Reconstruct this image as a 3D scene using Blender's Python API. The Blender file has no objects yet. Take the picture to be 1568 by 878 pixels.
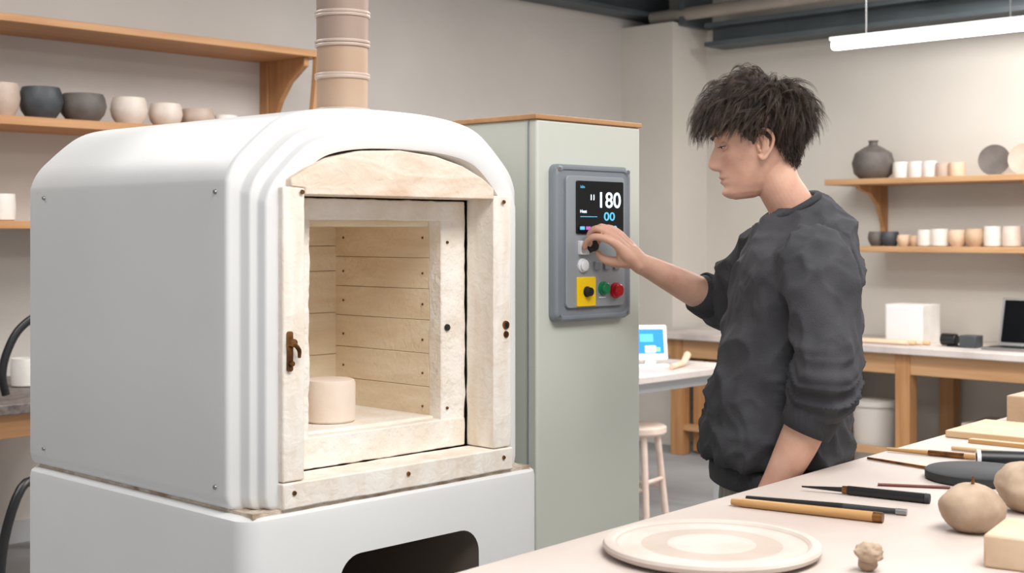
import bpy, bmesh, math, random
from mathutils import Vector, Matrix, noise
random.seed(7)
SC = bpy.context.scene
COL = SC.collection
def srgb(r,g,b):
    f=lambda c:(c/255/12.92) if c/255<=0.04045 else ((c/255+0.055)/1.055)**2.4
    return (f(r),f(g),f(b),1)
# ------------------------------------------------------------ materials
def newmat(name):
    m=bpy.data.materials.new(name); m.use_nodes=True
    nt=m.node_tree; b=nt.nodes['Principled BSDF']
    return m,nt,b
def M(name,col,rough=.5,metal=0,col2=None,vs=4,vstretch=(1,1,1),bump=0,bs=60,bstretch=None,emis=None,es=0,sss=0,detail=4,lo=.35,hi=.65,coat=0,dist=0):
    m,nt,b=newmat(name)
    b.inputs['Base Color'].default_value=col; b.inputs['Roughness'].default_value=rough
    b.inputs['Metallic'].default_value=metal
    if coat: b.inputs['Coat Weight'].default_value=coat
    if sss:
        b.inputs['Subsurface Weight'].default_value=sss
        b.inputs['Subsurface Radius'].default_value=(.012,.005,.003)
        b.inputs['Subsurface Scale'].default_value=1
    tc=nt.nodes.new('ShaderNodeTexCoord')
    def noisen(scale,st,det):
        mp=nt.nodes.new('ShaderNodeMapping'); mp.inputs['Scale'].default_value=st
        nt.links.new(tc.outputs['Object'],mp.inputs['Vector'])
        n=nt.nodes.new('ShaderNodeTexNoise'); n.inputs['Scale'].default_value=scale; n.inputs['Detail'].default_value=det
        n.inputs['Distortion'].default_value=dist
        nt.links.new(mp.outputs[0],n.inputs['Vector']); return n
    if col2:
        n=noisen(vs,vstretch,detail)
        r=nt.nodes.new('ShaderNodeValToRGB')
        r.color_ramp.elements[0].position=lo; r.color_ramp.elements[0].color=col
        r.color_ramp.elements[1].position=hi; r.color_ramp.elements[1].color=col2
        nt.links.new(n.outputs['Fac'],r.inputs['Fac']); nt.links.new(r.outputs['Color'],b.inputs['Base Color'])
    if bump:
        n2=noisen(bs,bstretch or (1,1,1),5)
        bp=nt.nodes.new('ShaderNodeBump'); bp.inputs['Strength'].default_value=bump; bp.inputs['Distance'].default_value=.01
        nt.links.new(n2.outputs['Fac'],bp.inputs['Height']); nt.links.new(bp.outputs[0],b.inputs['Normal'])
    if emis:
        b.inputs['Emission Color'].default_value=emis; b.inputs['Emission Strength'].default_value=es
    return m
m_wall=M('wall_paint',srgb(202,196,190),.85,col2=srgb(194,188,182),vs=1.2,bump=.05,bs=150)
m_wallr=M('wall_paint_warm',srgb(212,206,197),.85,col2=srgb(204,198,189),vs=1.2,bump=.05,bs=150)
m_floor=M('concrete_floor',srgb(160,160,160),.6,col2=srgb(140,141,143),vs=2,detail=8,bump=.08,bs=40)
m_ceil=M('ceiling_paint',srgb(150,150,148),.9,col2=srgb(140,141,140),vs=1)
m_beam=M('steel_beam_paint',srgb(88,96,100),.6,col2=srgb(76,84,88),vs=3)
m_pipeg=M('conduit_paint',srgb(160,152,142),.5,col2=srgb(145,138,130),vs=3)
def wood(name,c1,c2,axis=0,rough=.5,sc=6):
    st=[14,14,14]; st[axis]=1.0
    return M(name,c1,rough,col2=c2,vs=sc/3,vstretch=tuple(st),detail=6,bump=.08,bs=sc,bstretch=tuple(st),lo=.3,hi=.7)
m_woodx=wood('oak_shelf_x',srgb(200,152,106),srgb(176,126,82),0)
m_woody=wood('oak_shelf_y',srgb(200,158,116),srgb(176,132,92),1)
m_woodz=wood('oak_post',srgb(190,142,96),srgb(165,117,74),2)
m_woodl=wood('light_wood',srgb(222,192,154),srgb(205,170,128),1)
m_woodd=wood('tool_handle_wood',srgb(205,162,110),srgb(185,140,88),1,.4)
m_kiln=M('kiln_white_enamel',srgb(234,234,233),.42,col2=srgb(229,229,229),vs=2)
m_brick=M('insulating_firebrick',srgb(246,239,229),.95,col2=srgb(233,217,198),vs=6,vstretch=(3,3,.8),detail=8,bump=.3,bs=40,lo=.42,hi=.75,dist=.8)
m_brickt=M('firebrick_toasted',srgb(240,226,209),.95,col2=srgb(212,178,150),vs=4,vstretch=(1,1,5),detail=8,bump=.35,bs=35,lo=.42,hi=.78,dist=1.2)
m_foam=M('ceramic_fibre_white',srgb(248,243,236),.95,col2=srgb(238,227,212),vs=12,detail=6,bump=.5,bs=70)
m_board=M('fire_board',srgb(245,230,205),.9,col2=srgb(232,210,178),vs=4,vstretch=(1,1,5),detail=7,bump=.25,bs=60,dist=.6)
m_dark=M('gap_brown',srgb(110,82,58),.9)
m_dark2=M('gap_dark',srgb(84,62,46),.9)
m_rust=M('scorched_edge',srgb(214,200,182),.95,col2=srgb(150,120,92),vs=25,detail=8,bump=.8,bs=90,lo=.45,hi=.75)
m_bronze=M('aged_bronze',srgb(150,104,60),.4,metal=.85,col2=srgb(96,64,40),vs=40)
m_steel=M('steel',srgb(160,160,160),.35,metal=.9)
m_black=M('black_plastic',srgb(22,22,24),.4)
m_blackm=M('black_matte',srgb(38,39,42),.7,col2=srgb(50,51,54),vs=6)
m_chim=M('chimney_pipe_paint',srgb(196,168,144),.45,col2=srgb(184,152,126),vs=3,bump=.05,bs=20)
m_chim2=M('chimney_pipe_upper_paint',srgb(176,154,140),.45,col2=srgb(164,140,126),vs=3)
m_chimr=M('chimney_ring_paint',srgb(206,186,172),.4)
m_cab=M('cabinet_grey_green',srgb(206,209,199),.5,col2=srgb(201,204,194),vs=1.5)
m_panel=M('panel_grey',srgb(142,149,156),.4,col2=srgb(134,141,149),vs=3,metal=.2)
m_panel2=M('panel_grey_inner',srgb(156,162,168),.4,metal=.2)
m_screen=M('screen_glass',srgb(10,12,16),.12)
def glow(n,c,s): return M(n,c,.5,emis=c,es=s)
g_white=glow('lcd_white',srgb(215,236,255),1.5); g_cyan=glow('lcd_cyan',srgb(80,175,215),.8); g_mag=glow('lcd_pink',srgb(190,90,190),.5)
m_wbtn=M('white_button',srgb(225,226,228),.3); m_yel=M('yellow_button_plate',srgb(250,205,10),.4)
m_grn=M('green_button',srgb(20,130,80),.3); m_red=M('red_button',srgb(200,25,35),.3)
m_table=M('plaster_table_top',srgb(202,190,182),.6,col2=srgb(182,164,155),vs=2.2,detail=10,bump=.06,bs=60,lo=.38,hi=.78)
m_stone=M('pale_stone_top',srgb(214,204,198),.5,col2=srgb(186,176,170),vs=4,detail=9)
m_dstone=M('speckled_stone',srgb(120,110,105),.5,col2=srgb(80,72,70),vs=40,detail=8)
m_metal=M('painted_metal_leg',srgb(190,192,194),.4)
m_skin=M('skin',srgb(218,173,150),.55,col2=srgb(201,152,131),vs=16,sss=.10,bump=.08,bs=320,detail=6)
m_lip=M('lip_skin',srgb(190,128,114),.55)
m_hair=M('dark_hair',srgb(48,37,32),.5,col2=srgb(84,66,56),vs=30)
m_eye=M('eye_white',srgb(215,208,202),.2); m_iris=M('iris',srgb(35,22,16),.15)
m_sweat=M('charcoal_sweatshirt',srgb(56,56,60),.95,col2=srgb(69,69,73),vs=14,detail=8,bump=.3,bs=420)
m_rib=M('sweatshirt_rib',srgb(52,52,56),.95,bump=.4,bs=160,bstretch=(1,1,.02))
m_pants=M('striped_trousers',srgb(150,148,136),.9,col2=srgb(112,112,104),vs=60,vstretch=(1,1,.03),bump=.1,bs=300)
m_shoe=M('shoe_canvas',srgb(60,60,62),.8); m_sole=M('shoe_sole',srgb(225,222,215),.6)
def clay(n,a,b,r=.8,vs=10): return M(n,srgb(*a),r,col2=srgb(*b),vs=vs,detail=7,bump=.12,bs=50)
c_cream=clay('glaze_cream',(226,214,204),(212,198,186),.5); c_beige=clay('glaze_beige',(198,178,164),(180,160,146),.6)
c_slate=clay('glaze_slate',(72,76,80),(56,60,64),.5); c_umber=clay('glaze_umber',(108,100,96),(88,82,78),.6)
c_white=clay('porcelain_white',(236,232,226),(226,221,214),.4); c_tan=clay('clay_tan',(206,178,150),(190,160,132),.7)
c_peach=clay('clay_peach',(226,200,174),(212,184,158),.7); c_pot=clay('bisque_pot',(240,225,211),(234,216,200),.85)
c_clay=clay('raw_clay_ball',(190,168,146),(160,136,114),.9,14)
c_block=clay('raw_clay_block',(214,190,164),(200,174,146),.9)
c_pink=clay('pink_plaster',(226,206,192),(214,190,176),.85)
c_bat=clay('plaster_bat_face',(212,201,192),(196,182,172),.85,6); c_bat2=clay('plaster_bat_ring',(194,180,169),(183,167,155),.85,6)
m_lamp=M('lamp_diffuser',srgb(255,255,250),.5,emis=(1,.985,.95,1),es=9)
m_blue=glow('tablet_blue',srgb(20,110,235),1.3); m_green2=glow('tablet_green',srgb(120,220,120),1.0)
m_wplast=M('white_plastic',srgb(232,232,232),.35)
m_bucket=M('bucket_plastic',srgb(206,200,194),.5)
# ------------------------------------------------------------ builders
def place(me,name,parent=None,origin=True):
    o=bpy.data.objects.new(name,me); COL.objects.link(o)
    if origin and len(me.vertices):
        xs=[v.co for v in me.vertices]
        mn=Vector((min(c.x for c in xs),min(c.y for c in xs),min(c.z for c in xs)))
        mx=Vector((max(c.x for c in xs),max(c.y for c in xs),max(c.z for c in xs)))
        c=(mn+mx)/2; me.transform(Matrix.Translation(-c)); o.location=c
    if parent:
        o.parent=parent; o.matrix_parent_inverse=Matrix.Translation(-parent.location)
    return o
def empty(name,loc):
    e=bpy.data.objects.new(name,None); COL.objects.link(e); e.location=loc; e.empty_display_size=.1; return e
def catmull(P,n):
    P=[Vector(p) for p in P]; out=[]
    Q=[P[0]*2-P[1]]+P+[P[-1]*2-P[-2]]
    for i in range(1,len(Q)-2):
        for k in range(n):
            t=k/n; a,b,c,d=Q[i-1],Q[i],Q[i+1],Q[i+2]
            out.append(.5*((2*b)+(c-a)*t+(2*a-5*b+4*c-d)*t*t+(3*b-a-3*c+d)*t**3))
    out.append(P[-1]); return out
class MB:
    def __init__(s): s.v=[];s.f=[];s.m=[];s.mats=[]
    def mi(s,mat):
        if mat not in s.mats: s.mats.append(mat)
        return s.mats.index(mat)
    def add(s,vs,fs,mat):
        o=len(s.v); k=s.mi(mat); s.v+=[tuple(v) for v in vs]
        for f in fs: s.f.append([i+o for i in f]); s.m.append(k)
    def box(s,x0,x1,y0,y1,z0,z1,mat):
        s.add([(x0,y0,z0),(x1,y0,z0),(x1,y1,z0),(x0,y1,z0),(x0,y0,z1),(x1,y0,z1),(x1,y1,z1),(x0,y1,z1)],
          [(0,3,2,1),(4,5,6,7),(0,1,5,4),(1,2,6,5),(2,3,7,6),(3,0,4,7)],mat)
    def obox(s,c,ax,ay,hx,hy,z0,z1,mat):
        c=Vector(c);ax=Vector(ax).normalized();ay=Vector(ay).normalized()
        q=[c+ax*(sx*hx)+ay*(sy*hy) for sx,sy in((-1,-1),(1,-1),(1,1),(-1,1))]
        s.add([(p.x,p.y,z0) for p in q]+[(p.x,p.y,z1) for p in q],[(0,3,2,1),(4,5,6,7),(0,1,5,4),(1,2,6,5),(2,3,7,6),(3,0,4,7)],mat)
    def loft(s,rings,mat,cap0=True,cap1=True):
        n=len(rings[0]); vs=[p for r in rings for p in r]; fs=[]
        for i in range(len(rings)-1):
            for j in range(n):
                a=i*n+j;b=i*n+(j+1)%n; fs.append((a,b,b+n,a+n))
        if cap0: fs.append(tuple(range(n))[::-1])
        if cap1: fs.append(tuple(range((len(rings)-1)*n,len(rings)*n)))
        s.add(vs,fs,mat)
    def prism(s,pts,plane,a,b,mat):
        if plane=='xz': r=[[(p[0],a,p[1]) for p in pts],[(p[0],b,p[1]) for p in pts]]
        elif plane=='xy': r=[[(p[0],p[1],a) for p in pts],[(p[0],p[1],b) for p in pts]]
        else: r=[[(a,p[0],p[1]) for p in pts],[(b,p[0],p[1]) for p in pts]]
        s.loft(r,mat)
    def lathe(s,prof,c,mat,seg=28,axis=(0,0,1),cap=True):
        c=Vector(c); ax=Vector(axis).normalized(); t=Vector((1,0,0)) if abs(ax.x)<.8 else Vector((0,1,0))
        u=ax.cross(t).normalized(); w=ax.cross(u)
        rings=[[c+ax*z+(u*math.cos(2*math.pi*j/seg)+w*math.sin(2*math.pi*j/seg))*max(r,.0002) for j in range(seg)] for r,z in prof]
        s.loft(rings,mat,cap,cap)
    def tube(s,pts,rad,mat,seg=10,sm=0,rnd=False):
        P=[Vector(p) for p in pts]
        if not hasattr(rad,'__len__'): rad=[rad]*len(P)
        if sm:
            R=catmull([(r,0,0) for r in rad],sm); P=catmull(P,sm); rad=[r.x for r in R]
        if rnd:
            d0=(P[0]-P[1]).normalized(); d1=(P[-1]-P[-2]).normalized(); r0,r1=rad[0],rad[-1]
            P=[P[0]+d0*r0*.95,P[0]+d0*r0*.7,P[0]+d0*r0*.35]+P+[P[-1]+d1*r1*.35,P[-1]+d1*r1*.7,P[-1]+d1*r1*.95]
            rad=[r0*.3,r0*.71,r0*.94]+list(rad)+[r1*.94,r1*.71,r1*.3]
        T=(P[1]-P[0]).normalized(); u=T.orthogonal().normalized(); rings=[]
        for i,p in enumerate(P):
            a=P[max(i-1,0)];b=P[min(i+1,len(P)-1)]; T=(b-a)
            if T.length<1e-9: T=Vector((0,0,1))
            T.normalize(); u=(u-T*u.dot(T)).normalized(); w=T.cross(u); r=rad[i]
            rings.append([p+(u*math.cos(2*math.pi*j/seg)+w*math.sin(2*math.pi*j/seg))*r for j in range(seg)])
        s.loft(rings,mat)
    def mesh(s,name,smooth=True,angle=38,recalc=True):
        me=bpy.data.meshes.new(name); me.from_pydata(s.v,[],s.f)
        for m in s.mats: me.materials.append(m)
        me.polygons.foreach_set('material_index',s.m)
        if recalc:
            bm=bmesh.new(); bm.from_mesh(me); bmesh.ops.recalc_face_normals(bm,faces=bm.faces); bm.to_mesh(me); bm.free()
        if smooth:
            me.polygons.foreach_set('use_smooth',[True]*len(me.polygons))
            if angle<180: me.set_sharp_from_angle(angle=math.radians(angle))
        me.update(); return me
    def obj(s,name,parent=None,bevel=0,seg=2,angle=38,smooth=True,recalc=True):
        o=place(s.mesh(name,smooth,angle,recalc),name,parent)
        if bevel:
            b=o.modifiers.new('bevel','BEVEL'); b.width=bevel; b.segments=seg; b.limit_method='ANGLE'; b.angle_limit=math.radians(40)
        return o
def bake(o,mods,name,parent,mats,fn=None):
    for k,kw in mods:
        m=o.modifiers.new(k,k)
        for a,b in kw.items(): setattr(m,a,b)
    dg=bpy.context.evaluated_depsgraph_get(); dg.update()
    me=bpy.data.meshes.new_from_object(o.evaluated_get(dg)); me.transform(o.matrix_world)
    bpy.data.objects.remove(o)
    me.materials.clear()
    for m in mats: me.materials.append(m)
    if fn: fn(me)
    me.polygons.foreach_set('use_smooth',[True]*len(me.polygons)); me.update()
    return place(me,name,parent)
def rrect(x0,x1,z0,z1,r,n=6):
    out=[]
    for cx,cz,a0 in((x1-r,z1-r,0),(x0+r,z1-r,90),(x0+r,z0+r,180),(x1-r,z0+r,270)):
        for k in range(n+1):
            a=math.radians(a0+90*k/n); out.append((cx+r*math.cos(a),cz+r*math.sin(a)))
    return out
def roughen(o,sub,amp,sc):
    bm=bmesh.new(); bm.from_mesh(o.data)
    bmesh.ops.triangulate(bm,faces=[f for f in bm.faces if len(f.verts)>4])
    for _ in range(8):
        L=[e for e in bm.edges if e.calc_length()>sub]
        if not L: break
        bmesh.ops.subdivide_edges(bm,edges=L,cuts=1,use_grid_fill=True)
    bm.normal_update()
    for v in bm.verts:
        p=(v.co+o.location)*sc
        v.co+=v.normal*amp*(noise.noise(p)+.5*noise.noise(p*2.7))
    bm.to_mesh(o.data); bm.free(); o.data.update()
# ------------------------------------------------------------ room
b=MB(); b.box(-3.5,8.1,-3,6.3,-.1,0,m_floor); b.obj('floor',smooth=False)
b=MB(); b.box(-3.5,8.1,-3,6.3,3.3,3.4,m_ceil); b.obj('ceiling',smooth=False)
b=MB(); b.box(-3.5,7.9,6.1,6.25,0,3.3,m_wall); b.obj('wall_back',smooth=False)
b=MB(); b.box(7.9,8.05,-3,6.25,0,3.3,m_wallr); b.obj('wall_right',smooth=False)
b=MB(); b.box(-3.5,7.88,6.08,6.1,0,.1,m_metal); b.obj('baseboard_back')
b=MB(); b.box(7.88,7.9,-3,6.08,0,.1,m_metal); b.obj('baseboard_right')
b=MB(); b.box(-3.5,7.9,5.9,6.1,2.97,3.0,m_beam); b.box(-3.5,7.9,5.98,6.02,3.0,3.27,m_beam); b.box(-3.5,7.9,5.9,6.1,3.27,3.3,m_beam); b.obj('ceiling_beam')
b=MB(); b.box(7.66,7.9,-3,5.5,2.73,2.76,m_beam); b.box(7.76,7.8,-3,5.5,2.76,2.86,m_beam); b.box(7.66,7.9,-3,5.5,2.86,2.89,m_beam); b.obj('ceiling_beam')
b=MB(); b.tube([(7.6,5.9,2.96),(7.6,-3,2.96)],.045,m_pipeg,16); b.box(7.56,7.9,5.6,5.64,2.88,3.3,m_beam); b.box(7.56,7.9,1,1.04,2.88,3.3,m_beam); b.obj('ceiling_pipe')
b=MB(); b.box(5.9,6.05,-3,5.9,3.1,3.3,m_beam); b.obj('ceiling_beam')
b=MB(); b.box(7.5,7.9,5.65,6.1,0,2.9,m_wallr); b.obj('wall_pilaster',smooth=False)
b=MB(); b.box(7.1,7.24,6.07,6.1,1.35,1.62,m_metal); b.box(7.12,7.22,6.06,6.07,1.38,1.5,m_pipeg); b.obj('electrical_switch_box',bevel=.004)
# ------------------------------------------------------------ shelf (back/left)
E=empty('wooden_pottery_shelf',(2.5,5.9,1.9))
b=MB(); b.box(.4,4.52,5.68,6.1,2.375,2.41,m_woodx); b.obj('top_board',E,.003)
b=MB(); b.box(.4,4.25,5.68,6.1,1.925,1.965,m_woodx); b.obj('middle_board',E,.003)
b=MB(); b.box(.4,4.25,5.68,6.1,1.47,1.505,m_woodx); b.obj('bottom_board',E,.003)
for i,x in enumerate((4.40,2.3)):
    b=MB()
    b.box(x,x+.05,6.03,6.1,1.4,2.375,m_woodz)
    b.prism([(6.03,2.375),(6.03,2.05),(5.99,2.05),(5.93,2.16),(5.85,2.25),(5.72,2.33),(5.72,2.375)],'yz',x+.01,x+.04,m_woodz)
    b.obj('bracket_%d'%(i+1),E,.003)
b=MB(); b.tube([(4.48,5.70,2.375),(4.47,5.705,2.2),(4.44,5.70,2.05),(4.36,5.71,1.95)],.022,m_woodz,8,4); b.obj('end_post',E)
def bowl(b,x,y,z,r,h,mat,kind=0):
    if kind==0: pr=[(r*.5,0),(r*.62,.0),(r*.9,h*.28),(r,h*.55),(r*.93,h*.85),(r*.84,h),(r*.78,h),(r*.86,h*.8),(r*.9,h*.5),(r*.5,h*.1),(0,h*.08)]
    elif kind==1: pr=[(r*.8,0),(r*.95,h*.05),(r,h*.5),(r*.95,h),(r*.85,h),(r*.88,h*.5),(r*.8,h*.1),(0,h*.1)]
    else: pr=[(r*.6,0),(r*.9,h*.15),(r,h*.42),(r*.85,h*.68),(r*.45,h*.82),(r*.22,h*.88),(r*.2,h*.96),(r*.26,h),(r*.16,h),(r*.12,h*.9),(0,h*.85)]
    b.lathe([(0,0)]+pr,(x,y,z),mat,36)
for (x,r,h,mt,k) in((2.805,.075,.15,c_beige,0),(2.985,.097,.145,c_slate,0),(3.192,.107,.13,c_umber,0),(3.43,.087,.13,c_cream,0),(3.63,.082,.115,c_cream,0),(3.81,.086,.10,c_beige,0),(3.975,.07,.08,c_white,0)):
    b=MB(); bowl(b,x,5.80,1.965,r,h,mt,k); b.obj('stoneware_bowl')
for (x,r,h) in((2.64,.07,.17),(2.80,.06,.12)):
    b=MB(); bowl(b,x,5.80,1.505,r,h,c_white,1); b.obj('ceramic_jar')
b=MB(); b.box(.6,3.3,4.95,5.95,.76,.8,m_dstone); b.box(.7,3.2,5.02,5.88,.66,.76,m_woodx)
for x in(.75,3.1):
    for y in(5.05,5.8): b.box(x,x+.07,y,y+.07,0,.66,m_woodz)
b.obj('stone_top_side_table',bevel=.004)
b=MB(); bowl(b,2.76,5.5,.8,.06,.12,c_white,1); b.obj('white_pottery_mug')
b=MB(); b.tube([(2.47,5.08,.822),(2.455,5.08,.90),(2.475,5.08,.99),(2.53,5.08,1.08),(2.63,5.08,1.13),(2.78,5.1,1.08),(2.82,5.12,.95),(2.83,5.14,.822)],.016,m_black,10,5); b.obj('black_hose_loop')
b=MB(); b.tube([(2.05,4.2,.02),(2.02,4.2,.2),(2.06,4.25,.45),(2.16,4.3,.62),(2.3,4.4,.5),(2.4,4.5,.02)],.016,m_black,10,5); b.obj('black_cable')
# ------------------------------------------------------------ right wall shelves
for z,y1,nm in((1.785,4.47,'a'),(1.372,4.27,'b')):
    E=empty('bracketed_display_shelf',(7.7,3.2,z))
    b=MB(); b.box(7.5,7.9,1.6,y1,z-.035,z,m_woody); b.obj('board',E,.003)
    for i,y in enumerate((y1-.2,3.22,1.9)):
        if nm=='b' and i==0: continue
        b=MB(); b.box(7.87,7.9,y-.02,y+.02,z-.33,z-.035,m_woodz)
        b.prism([(7.87,z-.035),(7.87,z-.30),(7.80,z-.16),(7.70,z-.09),(7.56,z-.06),(7.54,z-.035)],'xz',y-.015,y+.015,m_woodz); b.obj('bracket_%d'%(i+1),E,.002)
U=[(4.222,.13,.24,c_umber,2,'round_clay_vase'),(4.033,.052,.1,c_white,1,'ceramic_cup'),(3.934,.048,.1,c_white,1,'ceramic_cup'),(3.845,.045,.1,c_white,1,'ceramic_cup'),(3.76,.045,.085,c_beige,1,'ceramic_cup'),(3.673,.048,.085,c_peach,1,'ceramic_cup')]
L=[(4.197,.055,.09,c_umber,0,'ceramic_bowl'),(4.108,.058,.09,c_slate,0,'ceramic_bowl'),(4.013,.045,.07,c_peach,0,'ceramic_bowl'),(3.943,.035,.065,c_tan,0,'ceramic_bowl'),(3.874,.05,.1,c_white,1,'ceramic_cup'),(3.779,.058,.105,c_white,1,'ceramic_cup'),(3.669,.058,.1,c_peach,0,'ceramic_bowl'),(3.561,.062,.105,c_tan,0,'ceramic_bowl'),(3.452,.055,.12,c_white,1,'ceramic_cup'),(3.341,.055,.12,c_cream,1,'ceramic_cup')]
for lst,z in((U,1.785),(L,1.372)):
    for y,r,h,mt,k,nm in lst:
        b=MB(); bowl(b,7.66,y,z,r,h,mt,k); b.obj(nm)
for y,mt in((3.47,c_umber),(3.29,c_beige)):
    b=MB(); b.lathe([(0,0),(.05,.0),(.09,.012),(.092,.018),(.05,.008),(0,.008)],(7.72,y,1.785+.092),mt,28,(-.97,-.2,.12)); b.box(7.72,7.78,y-.03,y+.03,1.785,1.80,m_woodl); b.obj('display_plate')
# ------------------------------------------------------------ long bench
E=empty('long_work_bench',(7.5,3,.4))
b=MB(); b.box(7.15,7.9,.8,5.6,.76,.80,m_stone); b.obj('top',E,.004)
b=MB(); b.box(7.21,7.24,.85,5.5,.64,.757,m_woody); b.box(7.8,7.84,.85,5.5,.64,.757,m_woody)
for y in(.9,2.4,3.74,5.35):
    for x in(7.2,7.75): b.box(x,x+.09,y,y+.09,0,.757,m_woodz)
b.box(7.22,7.28,.9,5.4,.16,.2,m_woody); b.obj('frame',E,.003)
b=MB()
for i in range(9): b.box(7.3,7.33,4.4+i*.105,4.4+i*.105+.09,.02,.62,m_woodz)
b.box(7.33,7.75,4.4,5.32,.0,.62,m_woodz); b.obj('slatted_wood_cabinet',bevel=.003)
b=MB(); b.lathe([(0,0),(.115,0),(.13,.42),(.14,.42),(.14,.45),(.12,.455),(.0,.46)],(7.42,4.08,0),m_bucket,32); b.obj('plastic_bucket')
b=MB(); b.box(7.4,7.75,2.9,3.5,0,.34,c_tan); b.box(7.39,7.76,2.88,3.52,.34,.37,c_beige); b.obj('storage_box',bevel=.005)
b=MB(); b.box(7.4,7.62,3.76,4.0,.80,1.03,c_white); b.box(7.395,7.4,3.77,3.99,.81,1.02,m_wplast); b.obj('white_plaster_block',bevel=.006)
E=empty('laptop',(7.45,3.1,.82))
b=MB(); b.box(7.30,7.52,2.99,3.36,.80,.818,m_steel); b.box(7.33,7.44,3.02,3.33,.818,.82,m_black); b.obj('base',E,.003)
b=MB(); b.prism([(7.52,.815),(7.535,.815),(7.60,1.08),(7.585,1.08)],'xz',2.99,3.36,m_steel); b.prism([(7.5165,.835),(7.5195,.835),(7.583,1.07),(7.580,1.07)],'xz',3.005,3.345,m_screen); b.obj('lid',E,.002)
b=MB(); b.lathe([(0,0),(.035,0),(.035,.09),(0,.09)],(7.4,3.55,.84),m_black,16,(0,1,0)); b.box(7.36,7.46,3.42,3.52,.80,.87,c_slate); b.box(7.37,7.43,3.53,3.60,.80,.81,m_black); b.obj('camera_body_with_lens',bevel=.005)
b=MB(); b.lathe([(0,0),(.03,0),(.04,.05),(.03,.1),(0,.1)],(7.45,4.38,.8),c_umber,16); b.lathe([(0,0),(.035,0),(.035,.06),(0,.06)],(7.4,4.52,.8),m_black,16); b.obj('glaze_jars')
b=MB()
for i in range(4): b.tube([(7.28+i*.02,4.25,.812),(7.3+i*.03,3.80-i*.03,.812)],.012,m_woodl if i%2 else c_peach,8)
b.obj('wooden_modelling_tools')
# ------------------------------------------------------------ mid table, tablet, stool
E=empty('metal_leg_table',(5.2,4.5,.4))
b=MB(); b.box(4.2,6.1,4.12,4.95,.715,.75,m_stone); b.obj('top',E,.004)
b=MB(); b.box(4.3,6.0,4.18,4.22,.66,.713,m_metal); b.box(4.3,6.0,4.86,4.9,.66,.713,m_metal)
for x in(4.3,5.22,5.95):
    for y in(4.175,4.865): b.box(x,x+.04,y,y+.04,0,.66,m_metal)
b.obj('frame',E,.002)
E=empty('tablet_monitor',(5.72,4.4,.8))
fn=Vector((-.62,-.78,0)).normalized(); sd=Vector((-fn.y,fn.x,0)); c=Vector((5.68,4.42,0))
def quadbox(b,c,sd,fn,w,z0,z1,t,lean,mat,off=0):
    q=[]
    for tt in(off,off+t):
        for u_,z in((-w,z0),(w,z0),(w,z1),(-w,z1)):
            p=c+sd*u_+fn*(tt-(z-.75)*lean); q.append((p.x,p.y,z))
    b.add(q,[(0,1,2,3),(4,5,6,7),(0,1,5,4),(1,2,6,5),(2,3,7,6),(3,0,4,7)],mat)
b=MB(); quadbox(b,c,sd,fn,.092,.785,.965,.02,.25,m_wplast); b.obj('casing',E,.006)
b=MB(); quadbox(b,c,sd,fn,.072,.82,.945,.002,.25,m_blue,.0205); quadbox(b,c+sd*.03,sd,fn,.02,.83,.85,.001,.25,m_green2,.0225); quadbox(b,c-sd*.02,sd,fn,.035,.88,.92,.001,.25,g_cyan,.0225); b.obj('display',E)
b=MB(); b.obox((5.68,4.42,0),sd,fn,.09,.06,.75,.765,m_wplast); b.obox((5.685,4.43,0),sd,fn,.03,.015,.765,.86,m_wplast); b.obj('stand',E,.003)
b=MB(); b.tube([(5.62,4.24,.765),(5.8,4.3,.765),(5.92,4.36,.80)],[.014,.016,.02],c_peach,8); b.obj('wooden_rolling_pin')
E=empty('wooden_stool',(5.42,4.3,.3))
b=MB(); b.lathe([(0,.44),(.135,.44),(.145,.45),(.145,.475),(.135,.483),(0,.483)],(5.42,4.30,0),c_pink,32); b.obj('seat',E)
for i in range(4):
    a=math.radians(45+90*i+10); x,y=math.cos(a),math.sin(a)
    b=MB(); b.tube([(5.42+x*.10,4.3+y*.10,.445),(5.42+x*.15,4.3+y*.15,0)],.017,c_pink,10); b.obj('leg_%d'%(i+1),E)
b=MB()
for i in range(4):
    a=math.radians(45+90*i+10); a2=a+math.pi/2; z=.17 if i%2 else .21; r=.132
    b.tube([(5.42+math.cos(a)*r,4.3+math.sin(a)*r,z),(5.42+math.cos(a2)*r,4.3+math.sin(a2)*r,z)],.011,c_pink,8)
b.obj('rungs',E)
# ------------------------------------------------------------ pendant lamp
E=empty('linear_pendant_lamp',(5.8,2.6,2.38))
b=MB(); b.prism(rrect(5.80,5.86,2.335,2.375,.015),'xz',1.5,3.42,m_lamp); b.obj('diffuser',E)
b=MB(); b.box(5.795,5.865,1.49,3.43,2.375,2.395,m_wplast); b.obj('housing',E,.004)
b=MB()
for y in(3.25,2.55,1.8): b.tube([(5.83,y,2.39),(5.83,y,3.3)],.004,m_steel,6)
b.obj('suspension_wires',E)
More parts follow.
